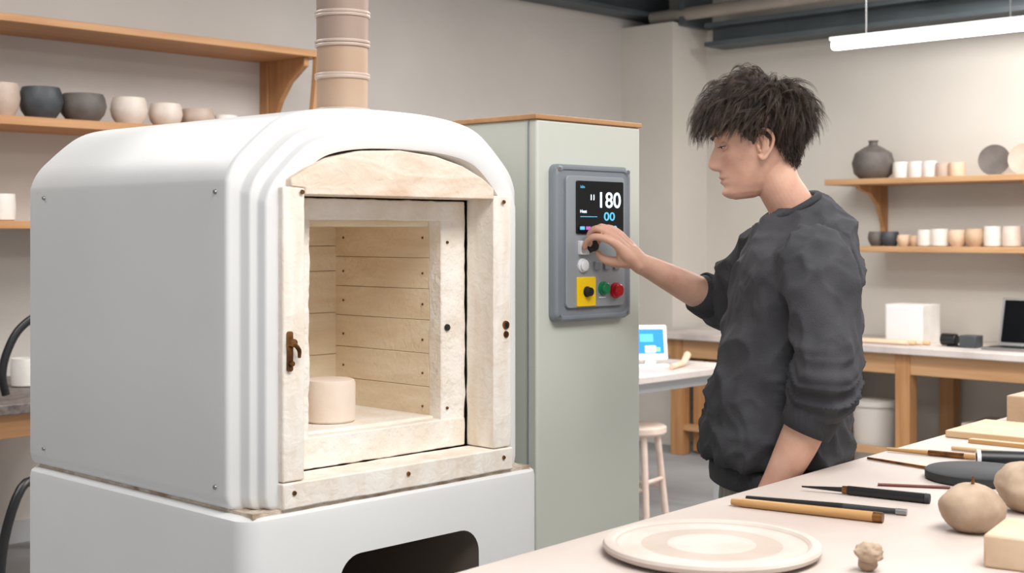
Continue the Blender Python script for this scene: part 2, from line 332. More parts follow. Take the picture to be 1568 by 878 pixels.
# ------------------------------------------------------------ KILN
KX=1.90; ZB=.918
K=empty('pottery_kiln',(KX,2.5,.9))
top=[(.40,0,1.20),(.40,0,1.40),(.40,0,1.53),(.397,0,1.560),(.380,0,1.592),(.35,0,1.622),(.315,0,1.652),(.28,0,1.676),(.24,0,1.691),(.18,0,1.702),(.1,0,1.709),(0,0,1.711)]
topc=[(p.x,p.z) for p in catmull(top,4)]
def outline(ins):
    w=.40
    half=[(0,ZB),(.2,ZB),(.37,ZB),(.388,ZB+.004),(.396,ZB+.012),(.40,ZB+.03)]+topc
    s=(w-ins)/w; H=1.711-ZB; sz=(H-ins)/H
    pts=[(KX+x*s,ZB+(z-ZB)*sz) for x,z in half]
    pts+= [(KX-x*s,ZB+(z-ZB)*sz) for x,z in half[-2:0:-1]]
    return pts
b=MB(); rings=[]
for y,i in((2.985,.05),(2.985,.02),(2.98,.008),(2.965,0),(2.6,0),(2.25,0),(2.196,0),
    (2.190,.0008),(2.186,.004),(2.184,.009),
    (2.181,.024),(2.1795,.027),(2.176,.0285),
    (2.163,.0325),(2.159,.034),(2.1575,.037),
    (2.155,.046),(2.1535,.0485),(2.150,.0497),
    (2.140,.0525),(2.1355,.0545),(2.134,.058),(2.131,.080),(2.134,.085),(2.2,.088)):
    rings.append([(x,y,z) for x,z in outline(i)])
b.loft(rings,m_kiln,True,False); b.obj('shell',K,angle=50)
def rb(name,x0,x1,y0,y1,z0,z1,mat,sub=.03,amp=.0015,bev=.003):
    b=MB(); b.box(x0,x1,y0,y1,z0,z1,mat); o=b.obj(name,K,bev,2,smooth=True); roughen(o,sub,amp,22); return o
rb('brick_jamb_left',1.582,1.634,2.118,2.205,.972,1.540,m_brick)
rb('brick_jamb_right',2.158,2.214,2.118,2.205,.972,1.534,m_brick)
rb('brick_sill',1.580,2.216,2.114,2.205,.920,.970,m_brick)
arch=[(1.634,1.525),(2.158,1.525),(2.156,1.55),(2.12,1.572),(2.06,1.596),(1.98,1.614),(1.88,1.622),(1.78,1.617),(1.70,1.600),(1.64,1.577),(1.60,1.555),(1.60,1.540),(1.634,1.538)]
b=MB(); b.prism(arch,'xz',2.116,2.205,m_brickt); b.obj('brick_arch',K,.003)
rb('fibre_rim_left',1.636,1.716,2.208,2.25,.975,1.515,m_foam,.012,.004)
rb('fibre_rim_right',2.083,2.157,2.208,2.25,.975,1.515,m_foam,.012,.002)
rb('fibre_rim_top',1.64,2.152,2.204,2.25,1.478,1.522,m_foam,.012,.002)
rb('fibre_rim_bottom',1.64,2.152,2.203,2.25,.972,1.036,m_foam,.012,.002)
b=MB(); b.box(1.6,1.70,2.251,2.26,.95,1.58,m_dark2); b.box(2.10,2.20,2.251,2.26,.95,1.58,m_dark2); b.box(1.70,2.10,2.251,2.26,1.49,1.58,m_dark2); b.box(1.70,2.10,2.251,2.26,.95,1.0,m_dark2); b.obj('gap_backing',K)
b=MB(); zz=[1.03,1.105,1.18,1.255,1.325,1.395,1.475]
for i in range(6):
    b.box(2.084,2.12,2.25,2.60,zz[i]+.0004,zz[i+1]-.0004,m_board); b.box(1.68,1.715,2.25,2.60,zz[i]+.0004,zz[i+1]-.0004,m_board)
zz2=[1.03,1.16,1.26,1.36,1.42,1.475]
for i in range(5): b.box(1.70,2.10,2.58,2.62,zz2[i]+.0004,zz2[i+1]-.0004,m_board)
b.obj('chamber_wall_boards',K,.0015)
b=MB(); b.box(1.68,2.12,2.6201,2.63,1.0,1.5,m_dark); b.box(2.1201,2.13,2.26,2.62,1.0,1.5,m_dark); b.box(1.67,1.6799,2.26,2.62,1.0,1.5,m_dark); b.obj('board_backing',K)
b=MB(); b.box(1.69,2.11,2.25,2.62,1.465,1.50,m_board); b.obj('chamber_roof',K,.002)
b=MB(); b.box(1.66,2.11,2.235,2.62,1.0,1.042,m_foam); b.obj('chamber_floor',K,.004)
b=MB()
for z in(1.06,1.135,1.21,1.29,1.36,1.44):
    for y in(2.27,2.55): b.lathe([(0,0),(.003,0),(.0025,.0015),(0,.002)],(2.083,y,z),m_bronze,10,(-1,0,0))
for x,z in((1.625,1.53),(1.606,.95),(1.90,.95),(2.185,.95),(2.185,1.52)): b.lathe([(0,0),(.005,0),(.004,.003),(0,.003)],(x,2.114,z),m_bronze,12,(0,-1,0))
for y,z in((2.222,1.53),(2.222,.962),(2.90,1.53),(2.90,.962)): b.lathe([(0,0),(.005,0),(.004,.003),(0,.003)],(1.4995,y,z),m_steel,12,(-1,0,0))
for x,z in((2.10,1.43),(2.10,1.06)): b.lathe([(0,0),(.0035,0),(.003,.003),(0,.003)],(x,2.208,z),m_bronze,12,(0,-1,0))
b.lathe([(0,0),(.008,0),(.007,.004),(0,.004)],(2.10,2.208,1.24),m_black,12,(0,-1,0))
b.lathe([(0,0),(.009,0),(.008,.004),(0,.004)],(1.668,2.206,1.228),m_black,12,(0,-1,0))
b.obj('screws',K)
b=MB(); b.prism(rrect(1.590,1.602,1.185,1.262,.005),'xz',2.112,2.118,m_bronze); b.lathe([(0,0),(.009,0),(.008,.010),(0,.012)],(1.597,2.112,1.240),m_bronze,16,(0,-1,0)); b.tube([(1.597,2.104,1.240),(1.609,2.103,1.226),(1.611,2.105,1.211)],[.0045,.0045,.003],m_bronze,8,3); b.lathe([(0,0),(.006,0),(.005,.006),(0,.007)],(1.597,2.112,1.2),m_bronze,12,(0,-1,0)); b.obj('door_latch',K)
b=MB(); b.lathe([(0,0),(.010,0),(.009,.004),(0,.005)],(2.195,2.118,1.245),m_bronze,16,(0,-1,0)); b.lathe([(0,0),(.008,0),(.007,.004),(0,.005)],(2.195,2.118,1.224),m_bronze,16,(0,-1,0)); b.lathe([(0,0),(.005,0),(0,.001)],(2.195,2.1135,1.245),m_black,12,(0,-1,0)); b.obj('latch_strike',K)
b=MB(); b.box(1.515,2.280,2.122,2.95,.909,.9205,m_rust); o=b.obj('kiln_body_gasket',K); roughen(o,.02,.002,60)
b=MB(); rings=[]
def rr(x0,x1,y0,y1,r,z): return [(x,y,z) for x,y in rrect(x0,x1,y0,y1,r,8)]
for ins,z in((0,0),(0,.2),(0,.5),(0,.895),(.002,.907),(.007,.912),(.015,.914)): rings.append(rr(1.492+ins,2.312-ins,2.112+ins,2.985-ins,.045,z))
b.loft(rings,m_kiln); base=b.obj('base_tmp',None)
b=MB(); b.prism(rrect(1.715,2.105,.30,.808,.055,8),'xz',2.0,2.75,m_dark); cut=b.obj('cut_tmp',None)
bo=base.modifiers.new('B','BOOLEAN'); bo.object=cut; bo.operation='DIFFERENCE'; bo.solver='EXACT'
dg=bpy.context.evaluated_depsgraph_get(); dg.update()
me=bpy.data.meshes.new_from_object(base.evaluated_get(dg)); me.transform(base.matrix_world)
bpy.data.objects.remove(base); bpy.data.objects.remove(cut)
me.materials.clear(); me.materials.append(m_kiln); me.materials.append(M('base_recess_darker',srgb(120,108,98),.8))  # second material: recess faces coloured darker than the white stand
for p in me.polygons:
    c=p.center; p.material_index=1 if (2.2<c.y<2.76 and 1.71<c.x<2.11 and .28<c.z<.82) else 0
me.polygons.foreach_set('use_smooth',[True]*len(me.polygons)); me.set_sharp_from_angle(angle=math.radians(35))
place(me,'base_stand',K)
b=MB(); b.lathe([(0,0),(.052,0),(.056,.004),(.056,.082),(.053,.09),(.046,.092),(.0,.090)],(1.865,2.33,1.043),c_pot,40); b.obj('bisque_pot')
b=MB(); cx,cy=1.905,2.335
b.lathe([(0,1.69),(.056,1.69),(.056,1.855),(0,1.855)],(cx,cy,0),m_chim,40)
b.lathe([(0,1.855),(.057,1.855),(.057,3.3),(0,3.3)],(cx,cy,0),m_chim2,40)
for z in(1.720,1.790,1.796,1.860,1.868,1.925,1.932,1.99,2.07,2.14,2.3,2.5,2.7,2.9): 
    b.lathe([(.055,-.004),(.0600,-.003),(.0612,0),(.0600,.003),(.055,.004)],(cx,cy,z),m_chimr,40)
b.obj('chimney_pipe')
# ------------------------------------------------------------ cabinet + control panel
C=empty('kiln_control_cabinet',(2.57,2.4,.9))
b=MB(); b.box(2.377,2.769,2.19,2.62,.0,1.722,m_cab); b.obj('body',C,.006,3)
b=MB(); b.box(2.370,2.773,2.186,2.624,1.722,1.734,m_woodx); b.obj('wood_top',C,.002)
b=MB(); b.box(2.374,2.3775,2.215,2.218,.02,1.72,m_panel); b.box(2.40,2.74,2.186,2.19,0,.0+.06,m_panel); b.obj('seam',C)
b=MB(); rings=[]
for ins,y in((0,2.19),(0,2.176),(.003,2.169),(.007,2.166),(.012,2.166),(.015,2.170),(.018,2.170)): rings.append([(x,y,z) for x,z in rrect(2.418+ins,2.705-ins,1.237+ins,1.617-ins,.02)])
b.loft(rings,m_panel); b.obj('panel_plate',C,angle=30)
b=MB(); b.prism(rrect(2.452,2.673,1.27,1.59,.012),'xz',2.163,2.171,m_panel2); b.obj('panel_inset',C,.0015)
PX=lambda x:2.418+(x-850)/115*.287
PZ=lambda y:1.617-(y-254)*.0016
b=MB(); b.prism(rrect(2.486,2.664,1.449,1.578,.004),'xz',2.159,2.164,m_screen); b.obj('screen',C,.001)
def text(body,x,z,size,mat,name,y=2.1585,sx=1.15,off=.0004):
    cu=bpy.data.curves.new(name,'FONT'); cu.body=body; cu.size=size; cu.extrude=.0002; cu.offset=off
    o=bpy.data.objects.new(name,cu); COL.objects.link(o); dg=bpy.context.evaluated_depsgraph_get(); dg.update()
    me=bpy.data.meshes.new_from_object(o.evaluated_get(dg)); bpy.data.objects.remove(o)
    me.transform(Matrix.Translation((x,y,z))@Matrix.Rotation(math.pi/2,4,'X')@Matrix.Diagonal((sx,1,1,1)))
    me.materials.clear(); me.materials.append(mat); place(me,name,C)
text('180',2.560,1.514,.054,g_white,'readout_temperature'); text('11',2.533,1.532,.018,g_white,'readout_step'); text('kiln',2.498,1.560,.010,g_cyan,'label_mode',off=0)
text('00',2.586,1.482,.029,g_cyan,'readout_minutes',sx=1.5); text('00',2.606,1.453,.023,g_cyan,'readout_seconds',sx=1.4); text('Heat',2.497,1.500,.011,g_white,'label_heat',off=0)
b=MB(); b.box(2.498,2.560,2.1575,2.159,1.490,1.4915,g_cyan)
for i,mt in enumerate((g_cyan,g_mag,g_mag,g_white)): b.box(2.497+i*.022,2.513+i*.022,2.1575,2.159,1.459,1.467,mt)
b.obj('screen_icons',C)
def btn(x,z,r,mat,name,h=.012,sq=False):
    b=MB()
    if sq: b.prism(rrect(x-r,x+r,z-r*1.05,z+r*1.05,.003),'xz',2.163-h,2.164,mat)
    else:
        b.lathe([(0,0),(r*1.25,0),(r*1.2,h*.4),(r,h*.45),(r*.98,h*.9),(r*.85,h),(0,h)],(x,2.164,z),mat,24,(0,-1,0))
    b.obj(name,C,.0012 if sq else 0)
btn(PX(887),PZ(380),.016,m_wbtn,'square_button_1',.010,True); btn(PX(887),PZ(407),.014,m_wbtn,'dial_button',.012)
for i,x in enumerate((908,923,938)): btn(PX(x),PZ(408),.010,m_panel,'small_button_%d'%(i+1),.006,True)
btn(2.532,1.420,.014,m_black,'rotary_knob',.026)
btn(PX(892),PZ(447),.034,m_yel,'yellow_plate',.004,True); btn(PX(892),PZ(447),.011,m_black,'black_push_button',.02)
btn(PX(918),PZ(443),.014,m_grn,'green_push_button',.016); btn(PX(937),PZ(447),.016,m_red,'red_push_button',.018)
b=MB()
for x in(2.431,2.692):
    for z in(1.25,1.604): b.lathe([(0,0),(.006,0),(.005,.004),(0,.0045)],(x,2.1685,z),m_steel,12,(0,-1,0))
b.box(PX(912),PX(922),2.1615,2.163,PZ(458),PZ(456),m_wbtn); b.obj('panel_screws',C)
# ------------------------------------------------------------ foreground table
A=Vector((1.38,1.45,0)); ut=Vector((math.cos(.065),math.sin(.065),0)); vt=Vector((-math.sin(.065),math.cos(.065),0))
T=empty('large_work_table',(2.5,1,.5))
def tp(t,w): p=A+ut*t+vt*w; return (p.x,p.y)
b=MB(); b.prism([tp(-.7,-1.05),tp(2.9,-1.05),tp(2.9,0),tp(-.7,0)],'xy',.905,.95,m_table); b.obj('table_top',T,.006,3)
b=MB()
b.prism([tp(-.6,-.08),tp(2.8,-.08),tp(2.8,-.05),tp(-.6,-.05)],'xy',.80,.905,m_woodx); b.prism([tp(-.6,-1.0),tp(2.8,-1.0),tp(2.8,-.97),tp(-.6,-.97)],'xy',.80,.905,m_woodx)
for t in(-.6,2.72):
    for w in(-1.0,-.13): b.prism([tp(t,w),tp(t+.08,w),tp(t+.08,w+.08),tp(t,w+.08)],'xy',0,.905,m_woodz)
b.obj('table_frame',T,.003)
ZT=.95
b=MB(); pr=[(0,0),(.150,0),(.168,.008),(.170,.014),(.1675,.0185),(.163,.0200),(.154,.0198),(.150,.0165),(.147,.0150),(.130,.0150),(.114,.0150),(.110,.0142),(.092,.0142),(.073,.0142),(.069,.0152),(.050,.0152),(.030,.0150),(0,.0150)]
b.lathe(pr,(1.755,1.246,ZT),c_bat,80,cap=False)
k2=b.mi(c_bat2)
for i in range(len(b.f)):
    ringi=i//80
    if ringi in (7,11,12,13): b.m[i]=k2
b.obj('plaster_bat')
def lump(b,c,r,h,mat,seed,amp=.12):
    n=36; m=26; rings=[]
    for i in range(m+1):
        ph=math.pi*i/m; ring=[]
        for j in range(n):
            th=2*math.pi*j/n; d=Vector((math.sin(ph)*math.cos(th),math.sin(ph)*math.sin(th),-math.cos(ph)))
            k=1+amp*noise.noise(d*1.3+Vector((seed,0,0)))+amp*.4*noise.noise(d*3.5+Vector((seed,5,0)))+.02*noise.noise(d*9)
            z=c[2]+h*.47+d.z*h*.53*(k if d.z>0 else 1)
            ring.append((c[0]+d.x*r*k,c[1]+d.y*r*k,max(z,c[2])))
        rings.append(ring)
    b.loft(rings,mat)
b=MB(); lump(b,(2.19,1.023,ZT),.054,.080,c_clay,3,.07); b.tube([(2.19,1.023,ZT+.076),(2.186,1.02,ZT+.086),(2.18,1.018,ZT+.094)],[.004,.002,.0015],m_bronze,8); b.obj('clay_ball')
b=MB(); lump(b,(2.42,1.02,ZT),.062,.090,c_clay,9,.14); b.obj('clay_ball')
b=MB(); lump(b,(1.824,1.015,ZT),.014,.024,c_clay,5,.2); lump(b,(1.822,1.012,ZT+.014),.020,.028,c_clay,6,.4); b.obj('clay_scrap')
b=MB(); b.obox((2.045,.86,0),(1,.2,0),(-.2,1,0),.075,.055,ZT,ZT+.05,c_block); b.obj('clay_block',bevel=.004)
def stick(name,segs):
    b=MB()
    for p,q,r0,r1,mat in segs:
        b.tube([p,tuple(Vector(p).lerp(Vector(q),.5)),q],[r0,(r0+r1)/2,r1],mat,12)
    b.obj(name)
z8=ZT+.008
stick('wooden_tool_handle',[((2.086,1.436,z8),(2.09,1.415,z8),.006,.0075,m_woodd),((2.09,1.415,z8),(2.138,1.178,z8+.001),.008,.009,m_woodd),((2.138,1.178,z8+.001),(2.142,1.162,z8+.001),.0095,.009,m_bronze)])
stick('modelling_brush',[((2.14,1.441,ZT+.006),(2.195,1.27,ZT+.006),.005,.006,m_black),((2.195,1.27,ZT+.006),(2.222,1.18,ZT+.006),.006,.005,m_blackm),((2.222,1.18,ZT+.006),(2.227,1.162,ZT+.006),.0062,.006,m_steel)])
stick('needle_tool',[((2.299,1.42,ZT+.009),(2.324,1.346,ZT+.009),.0015,.005,m_black),((2.324,1.346,ZT+.009),(2.327,1.336,ZT+.009),.0075,.0078,m_bronze),((2.327,1.336,ZT+.009),(2.352,1.19,ZT+.0095),.0085,.0095,m_black),((2.352,1.19,ZT+.0095),(2.354,1.182,ZT+.0095),.0097,.009,m_blackm)])
stick('thin_red_stick',[((2.449,1.34,ZT+.003),(2.517,1.221,ZT+.003),.003,.003,M('red_brown_lacquer',srgb(110,52,48),.4))])
stick('paint_brush',[((2.85,1.535,ZT+.006),(2.862,1.44,ZT+.007),.004,.006,m_woodd),((2.862,1.44,ZT+.007),(2.872,1.36,ZT+.007),.0065,.0065,m_bronze),((2.872,1.36,ZT+.007),(2.882,1.279,ZT+.007),.0065,.005,m_woodd)])
stick('paint_brush',[((2.717,1.511,ZT+.004),(2.692,1.36,ZT+.004),.003,.0035,m_bronze)])
stick('wooden_skewer',[((2.97,1.437,ZT+.006),(2.99,1.25,ZT+.006),.005,.006,m_woodl)])
stick('sponge_tool_handle',[((2.93,1.36,ZT+.004),(2.90,1.22,ZT+.004),.004,.004,m_woodd)])
b=MB(); b.lathe([(0,0),(.102,0),(.106,.004),(.106,.018),(.102,.021),(0,.021)],(2.655,1.226,ZT),m_blackm,56); b.obj('black_turntable_disc')
b=MB(); b.lathe([(0,0),(.019,0),(.019,.12),(0,.12)],(2.79,1.292,ZT+.019),m_black,24,(.55,-.9,0)); b.lathe([(.013,-.002),(.0195,-.002),(.0195,.006),(.013,.006)],(2.79,1.292,ZT+.019),m_wplast,24,(.55,-.9,0),cap=False); b.obj('black_tube_with_white_rim')
b=MB(); b.obox((3.29,1.36,0),(1,.065,0),(-.065,1,0),.13,.19,ZT,ZT+.018,m_woodl); b.obj('wooden_board',bevel=.003)
b=MB(); b.obox((3.12,1.33,0),(1,.065,0),(-.065,1,0),.012,.13,ZT,ZT+.01,m_woodd); b.obj('wooden_ruler',bevel=.001)
b=MB(); b.obox((3.56,1.46,0),(1,.065,0),(-.065,1,0),.07,.08,ZT,ZT+.075,c_tan); b.obj('clay_block',bevel=.004)
# ------------------------------------------------------------ PERSON
H=empty('young_man',(2.66,1.70,0))
f=Vector((-.789,.614,0)); r=Vector((.614,.789,0))
R=Vector((.691,-.723,0)); F=Vector((.723,.691,0))
def sdz(s,d,z): v=F*d+R*s; return Vector((v.x,v.y,z))
def ring(c,hd,hw,n=40,tilt=0,pw=2.4):
    out=[]
    for j in range(n):
        t=2*math.pi*j/n; cx=math.copysign(abs(math.cos(t))**(2/pw),math.cos(t)); sy=math.copysign(abs(math.sin(t))**(2/pw),math.sin(t))
        p=c+f*(hd*cx)+r*(hw*sy)+Vector((0,0,-tilt*cx)); out.append(p)
    return out
b=MB(); D0=3.09
tor=[(.888,.598,.118,.160,0),(.895,.598,.132,.170,0),(.925,.598,.136,.172,0),(.935,.597,.140,.174,0),(.955,.596,.154,.182,0),(1.0,.596,.157,.180,0),(1.09,.604,.149,.170,0),(1.2,.622,.143,.165,0),(1.3,.637,.141,.170,.0),(1.37,.646,.136,.178,.005),(1.42,.649,.122,.17,.01),(1.46,.646,.102,.135,.018),(1.49,.640,.080,.090,.028),(1.505,.632,.063,.068,.032)]
b.loft([ring(sdz(s,D0,z),hd,hw,tilt=t) for z,s,hd,hw,t in tor],m_sweat)
nA=[Vector(p) for p in((2.65,1.64,1.40),(2.572,1.556,1.383),(2.535,1.515,1.31),(2.520,1.498,1.225),(2.510,1.493,1.16),(2.504,1.502,1.112),(2.502,1.512,1.088))]
b.tube(nA,[.07,.079,.072,.066,.068,.067,.060],m_sweat,28,5,True)
b.tube([(2.70,1.69,1.40),(2.765,1.78,1.395),(2.79,1.86,1.345),(2.815,1.93,1.295),(2.822,1.965,1.275),(2.80,1.98,1.283),(2.772,1.991,1.297)],[.07,.083,.076,.070,.062,.055,.051],m_sweat,28,5,True)
o=b.obj('t')
CUF=Vector((2.500,1.527,1.062))
def ridge(p,s=2.2): return max(0,1-abs(noise.noise(p))*s)**1.5
def fold(me):
    N=[v.normal.copy() for v in me.vertices]
    for v,nn in zip(me.vertices,N):
        p=v.co
        armd=math.hypot(p.x-2.513,p.y-1.500)
        isarm=max(0,min(1,(.12-armd)/.04))*(1 if p.z>.97 else 0)
        near=isarm*math.exp(-((p.z-1.115)/.065)**2)
        dE=(p-Vector((2.81,1.94,1.29))); far=math.exp(-dE.length_squared/.012)
        a=0
        q=Vector((p.x*3,p.y*3,p.z*34+math.sin(p.x*25+p.y*15)*1.2)); a+=near*.021*ridge(q)
        q=Vector((p.x*18,p.y*12,p.z*12)); a+=far*.013*ridge(q)
        q=Vector((p.x*13+p.z*2,p.y*13-p.z*2,p.z*5)); a+=isarm*(1-near)*.014*ridge(q)
        low=math.exp(-((p.z-.985)/.06)**2)*(1-isarm); q=Vector((p.x*12,p.y*12,p.z*12+p.dot(f)*8)); a+=low*.016*ridge(q)
        q=Vector((p.x*6+p.z*4,p.y*6-p.z*4,p.z*4.0)); a+=.017*ridge(q,2.6)*(1-isarm)*(1 if p.z>.94 else 0)
        q=Vector((p.x*9-p.z*5,p.y*9+p.z*5,p.z*6+7)); a+=.011*ridge(q,2.8)*(1 if p.z>.94 else 0)
        q=Vector((p.x*20+p.z*6,p.y*20,p.z*9+3)); a+=.004*ridge(q,2.8)*(1 if p.z>.94 else 0)
        q=Vector((p.x*16,p.y*16,p.z*12)); a+=.002*noise.noise(q)
        ce=min((p-CUF).length,(p-Vector((2.772,1.991,1.297))).length); fade=max(0,min(1,(ce-.05)/.05))
        v.co=p+nn*((a-.009)*fade)
bake(o,[('REMESH',dict(mode='VOXEL',voxel_size=.0055)),('SMOOTH',dict(factor=.5,iterations=3))],'sweatshirt',H,[m_sweat],fold)
def cuff(name,c,d,rad,ln):
    b=MB(); d=Vector(d).normalized(); pr=[(rad-.012,-.002),(rad-.002,-.004),(rad+.001,.004),(rad,ln*.5),(rad-.003,ln-.002),(rad-.007,ln),(rad-.011,ln-.003),(rad-.011,ln*.5)]
    b.lathe(pr,c,m_rib,36,d,cap=False); b.obj(name,H,angle=80)
cuff('cuff_hanging_arm',(2.502,1.515,1.082),(-.20,.32,-.90),.058,.052)
cuff('cuff_reaching_arm',(2.795,1.982,1.287),(-.80,.33,.42),.056,.045)
b=MB(); pts=[]
cc=sdz(.631,D0,1.503)
for j in range(41):
    t=2*math.pi*j/40; pts.append(cc+f*(.061*math.cos(t))+r*(.066*math.sin(t))+Vector((0,0,-.032*math.cos(t)+.004)))
b.tube(pts,.0085,m_rib,10); b.obj('collar_rib',H)
b=MB(); b.loft([ring(sdz(.598,D0,z),hd,hw,64) for z,hd,hw in((.886,.130,.168),(.884,.137,.172),(.888,.141,.175),(.91,.143,.176),(.928,.142,.175),(.933,.137,.170))],m_rib,False,False); b.obj('hem_rib',H,angle=80)
def taper(b,pts,rads,mat,seg=20,sm=4): b.tube(pts,rads,mat,seg,sm,True)
b=MB(); hc=sdz(.60,D0,0); rg=[]
for z,hd,hw in((.93,.11,.155),(.88,.118,.165),(.84,.122,.17),(.80,.118,.168),(.78,.10,.15)): rg.append(ring(hc+Vector((0,0,z)),hd,hw,tilt=0))
b.loft(rg,m_pants)
for sg in(-1,1):
    hp=hc+r*(sg*.088)
    taper(b,[hp+Vector((0,0,.84)),hp+f*.01+Vector((0,0,.65)),hp+f*.012+Vector((0,0,.47)),hp-f*.01+Vector((0,0,.25)),hp-f*.02+Vector((0,0,.10))],[.095,.09,.075,.065,.06],m_pants)
o=b.obj('t')
bake(o,[('REMESH',dict(mode='VOXEL',voxel_size=.01)),('SMOOTH',dict(factor=.5,iterations=6))],'trousers',H,[m_pants])
for i,sg in enumerate((-1,1)):
    hp=hc+r*(sg*.09); b=MB(); rg=[]
    for t,w,h in((-.10,.025,.05),(-.09,.036,.09),(-.04,.040,.10),(.02,.042,.085),(.08,.046,.065),(.14,.045,.05),(.175,.03,.04),(.185,.012,.03)):
        c=hp+f*t; ringp=[]
        for j in range(16):
            a=2*math.pi*j/16; ringp.append(c+r*(w*math.cos(a))+Vector((0,0,.012+(h*.5)+h*.5*math.sin(a))))
        rg.append(ringp)
    b.loft(rg,m_shoe)
    so=[]
    for j in range(28):
        a=2*math.pi*j/28; so.append((hp+f*(.043+.147*math.cos(a))+r*(.046*math.sin(a)))[:2])
    b.prism(so,'xy',0,.022,m_sole); b.obj('shoe_%d'%(i+1),H)
def hand(b,W,h,k,n,th,thumb,sc=1.0):
    h=h.normalized();k=k.normalized();n=n.normalized()
    offs=[(0,.088,.0),(.021,.092,0),(.041,.087,0),(.059,.079,0)]
    L=[(.042,.025,.021),(.046,.029,.022),(.042,.027,.021),(.034,.021,.019)]
    R_=[(.0098,.0090,.0080,.0066),(.0100,.0090,.0080,.0066),(.0095,.0086,.0076,.0063),(.0086,.0076,.0068,.0056)]
    for i,(o_,l_,q_) in enumerate(offs):
        m0=W+h*l_+k*(o_-.030)
        a=0; p=m0; pts=[W+h*.035+k*(o_*.7-.022),m0]
        for s_,ang in zip(L[i],th[i]):
            a+=math.radians(ang); p=p+(h*math.cos(a)+n*math.sin(a))*s_*sc; pts.append(p)
        b.tube(pts,[.012]+list(R_[i]),m_skin,14,4,True)
    for o_ in(-.022,-.008,.006,.018):
        b.tube([W+h*.0+k*o_*.7,W+h*.04+k*o_*1.05,W+h*.078+k*o_*1.15],[.0150,.0155,.0105],m_skin,14,4,True)
    b.tube(thumb,[.0150,.0135,.0105,.0078],m_skin,14,4,True)
    b.tube([W+h*.01-k*.01+n*.004,thumb[0].lerp(thumb[1],.5),W+h*.06-k*.02+n*.004],[.014,.0145,.010],m_skin,12,4,True)
W=Vector((2.598,2.056,1.379)); h=Vector((-.577,.381,.716)); k=Vector((.804,.391,.447)); n=Vector((-.11,.834,-.532))
b=MB()
b.tube([(2.835,1.955,1.262),(2.76,1.99,1.30),(2.68,2.023,1.34),(2.625,2.046,1.367),W,W+h.normalized()*.03],[.040,.041,.034,.0275,.0255,.024],m_skin,24,5,True)
hand(b,W,h,k,n,[(33,47,35),(24,75,45),(22,85,50),(22,85,50)],[W+h.normalized()*.022-k.normalized()*.020+n*.006,Vector((2.556,2.094,1.381)),Vector((2.543,2.122,1.388)),Vector((2.538,2.138,1.403))])
o=b.obj('t'); bake(o,[('REMESH',dict(mode='VOXEL',voxel_size=.0022)),('SMOOTH',dict(factor=.5,iterations=4))],'reaching_forearm_and_hand',H,[m_skin])
W=Vector((2.451,1.600,.885)); h=Vector((-.25,.12,-.96)).normalized(); n=Vector((.80,.55,-.14)); n=(n-h*n.dot(h)).normalized(); k=h.cross(n).normalized()
if k.dot(f)>0: k=-k
b=MB()
b.tube([(2.508,1.498,1.16),(2.501,1.520,1.08),(2.488,1.545,1.01),(2.468,1.577,.935),W,W+h*.03],[.038,.042,.042,.034,.0275,.025],m_skin,24,5,True)
hand(b,W,h,k,n,[(12,22,15),(15,25,18),(18,28,20),(20,30,20)],[W+h*.022-k*.020,W+h*.052-k*.038+n*.008,W+h*.08-k*.042+n*.016,W+h*.102-k*.040+n*.022])
o=b.obj('t'); bake(o,[('REMESH',dict(mode='VOXEL',voxel_size=.0025)),('SMOOTH',dict(factor=.5,iterations=4))],'hanging_forearm_and_hand',H,[m_skin])
# ---- head
ang=math.radians(130); fh=Vector((math.cos(ang),math.sin(ang),0)); lh=Vector((-fh.y,fh.x,0)); pit=math.radians(6)
HO=sdz(.553,3.085,1.650)
Hm=Matrix(((fh.x,lh.x,0,HO.x),(fh.y,lh.y,0,HO.y),(0,0,1,HO.z),(0,0,0,1)))@Matrix.Rotation(pit,4,'Y')
lev=[(-.118,.058,.018,.012),(-.114,.071,.003,.024),(-.104,.080,-.012,.034),(-.085,.083,-.036,.045),(-.062,.087,-.056,.054),(-.040,.089,-.078,.060),(-.020,.090,-.088,.066),(0,.090,-.095,.069),(.02,.094,-.100,.072),(.045,.096,-.103,.074),(.07,.090,-.102,.074),(.095,.073,-.093,.067),(.113,.042,-.074,.052),(.124,.012,-.048,.032),(.128,-.010,-.026,.010)]
def interp(z):
    P=lev
    if z<=P[0][0]: return P[0][1:]
    for i in range(len(P)-1):
        if P[i][0]<=z<=P[i+1][0]:
            t=(z-P[i][0])/(P[i+1][0]-P[i][0])
            p0=P[max(i-1,0)];p1=P[i];p2=P[i+1];p3=P[min(i+2,len(P)-1)]
            return tuple(.5*(2*p1[c]+(p2[c]-p0[c])*t+(2*p0[c]-5*p1[c]+4*p2[c]-p3[c])*t*t+(3*p1[c]-p0[c]-3*p2[c]+p3[c])*t**3) for c in(1,2,3))
    return P[-1][1:]
def g(x,m_,s_): return math.exp(-((x-m_)/s_)**2)
nseg=150; zs=[-.118+.246*i/130 for i in range(131)]
rings=[]
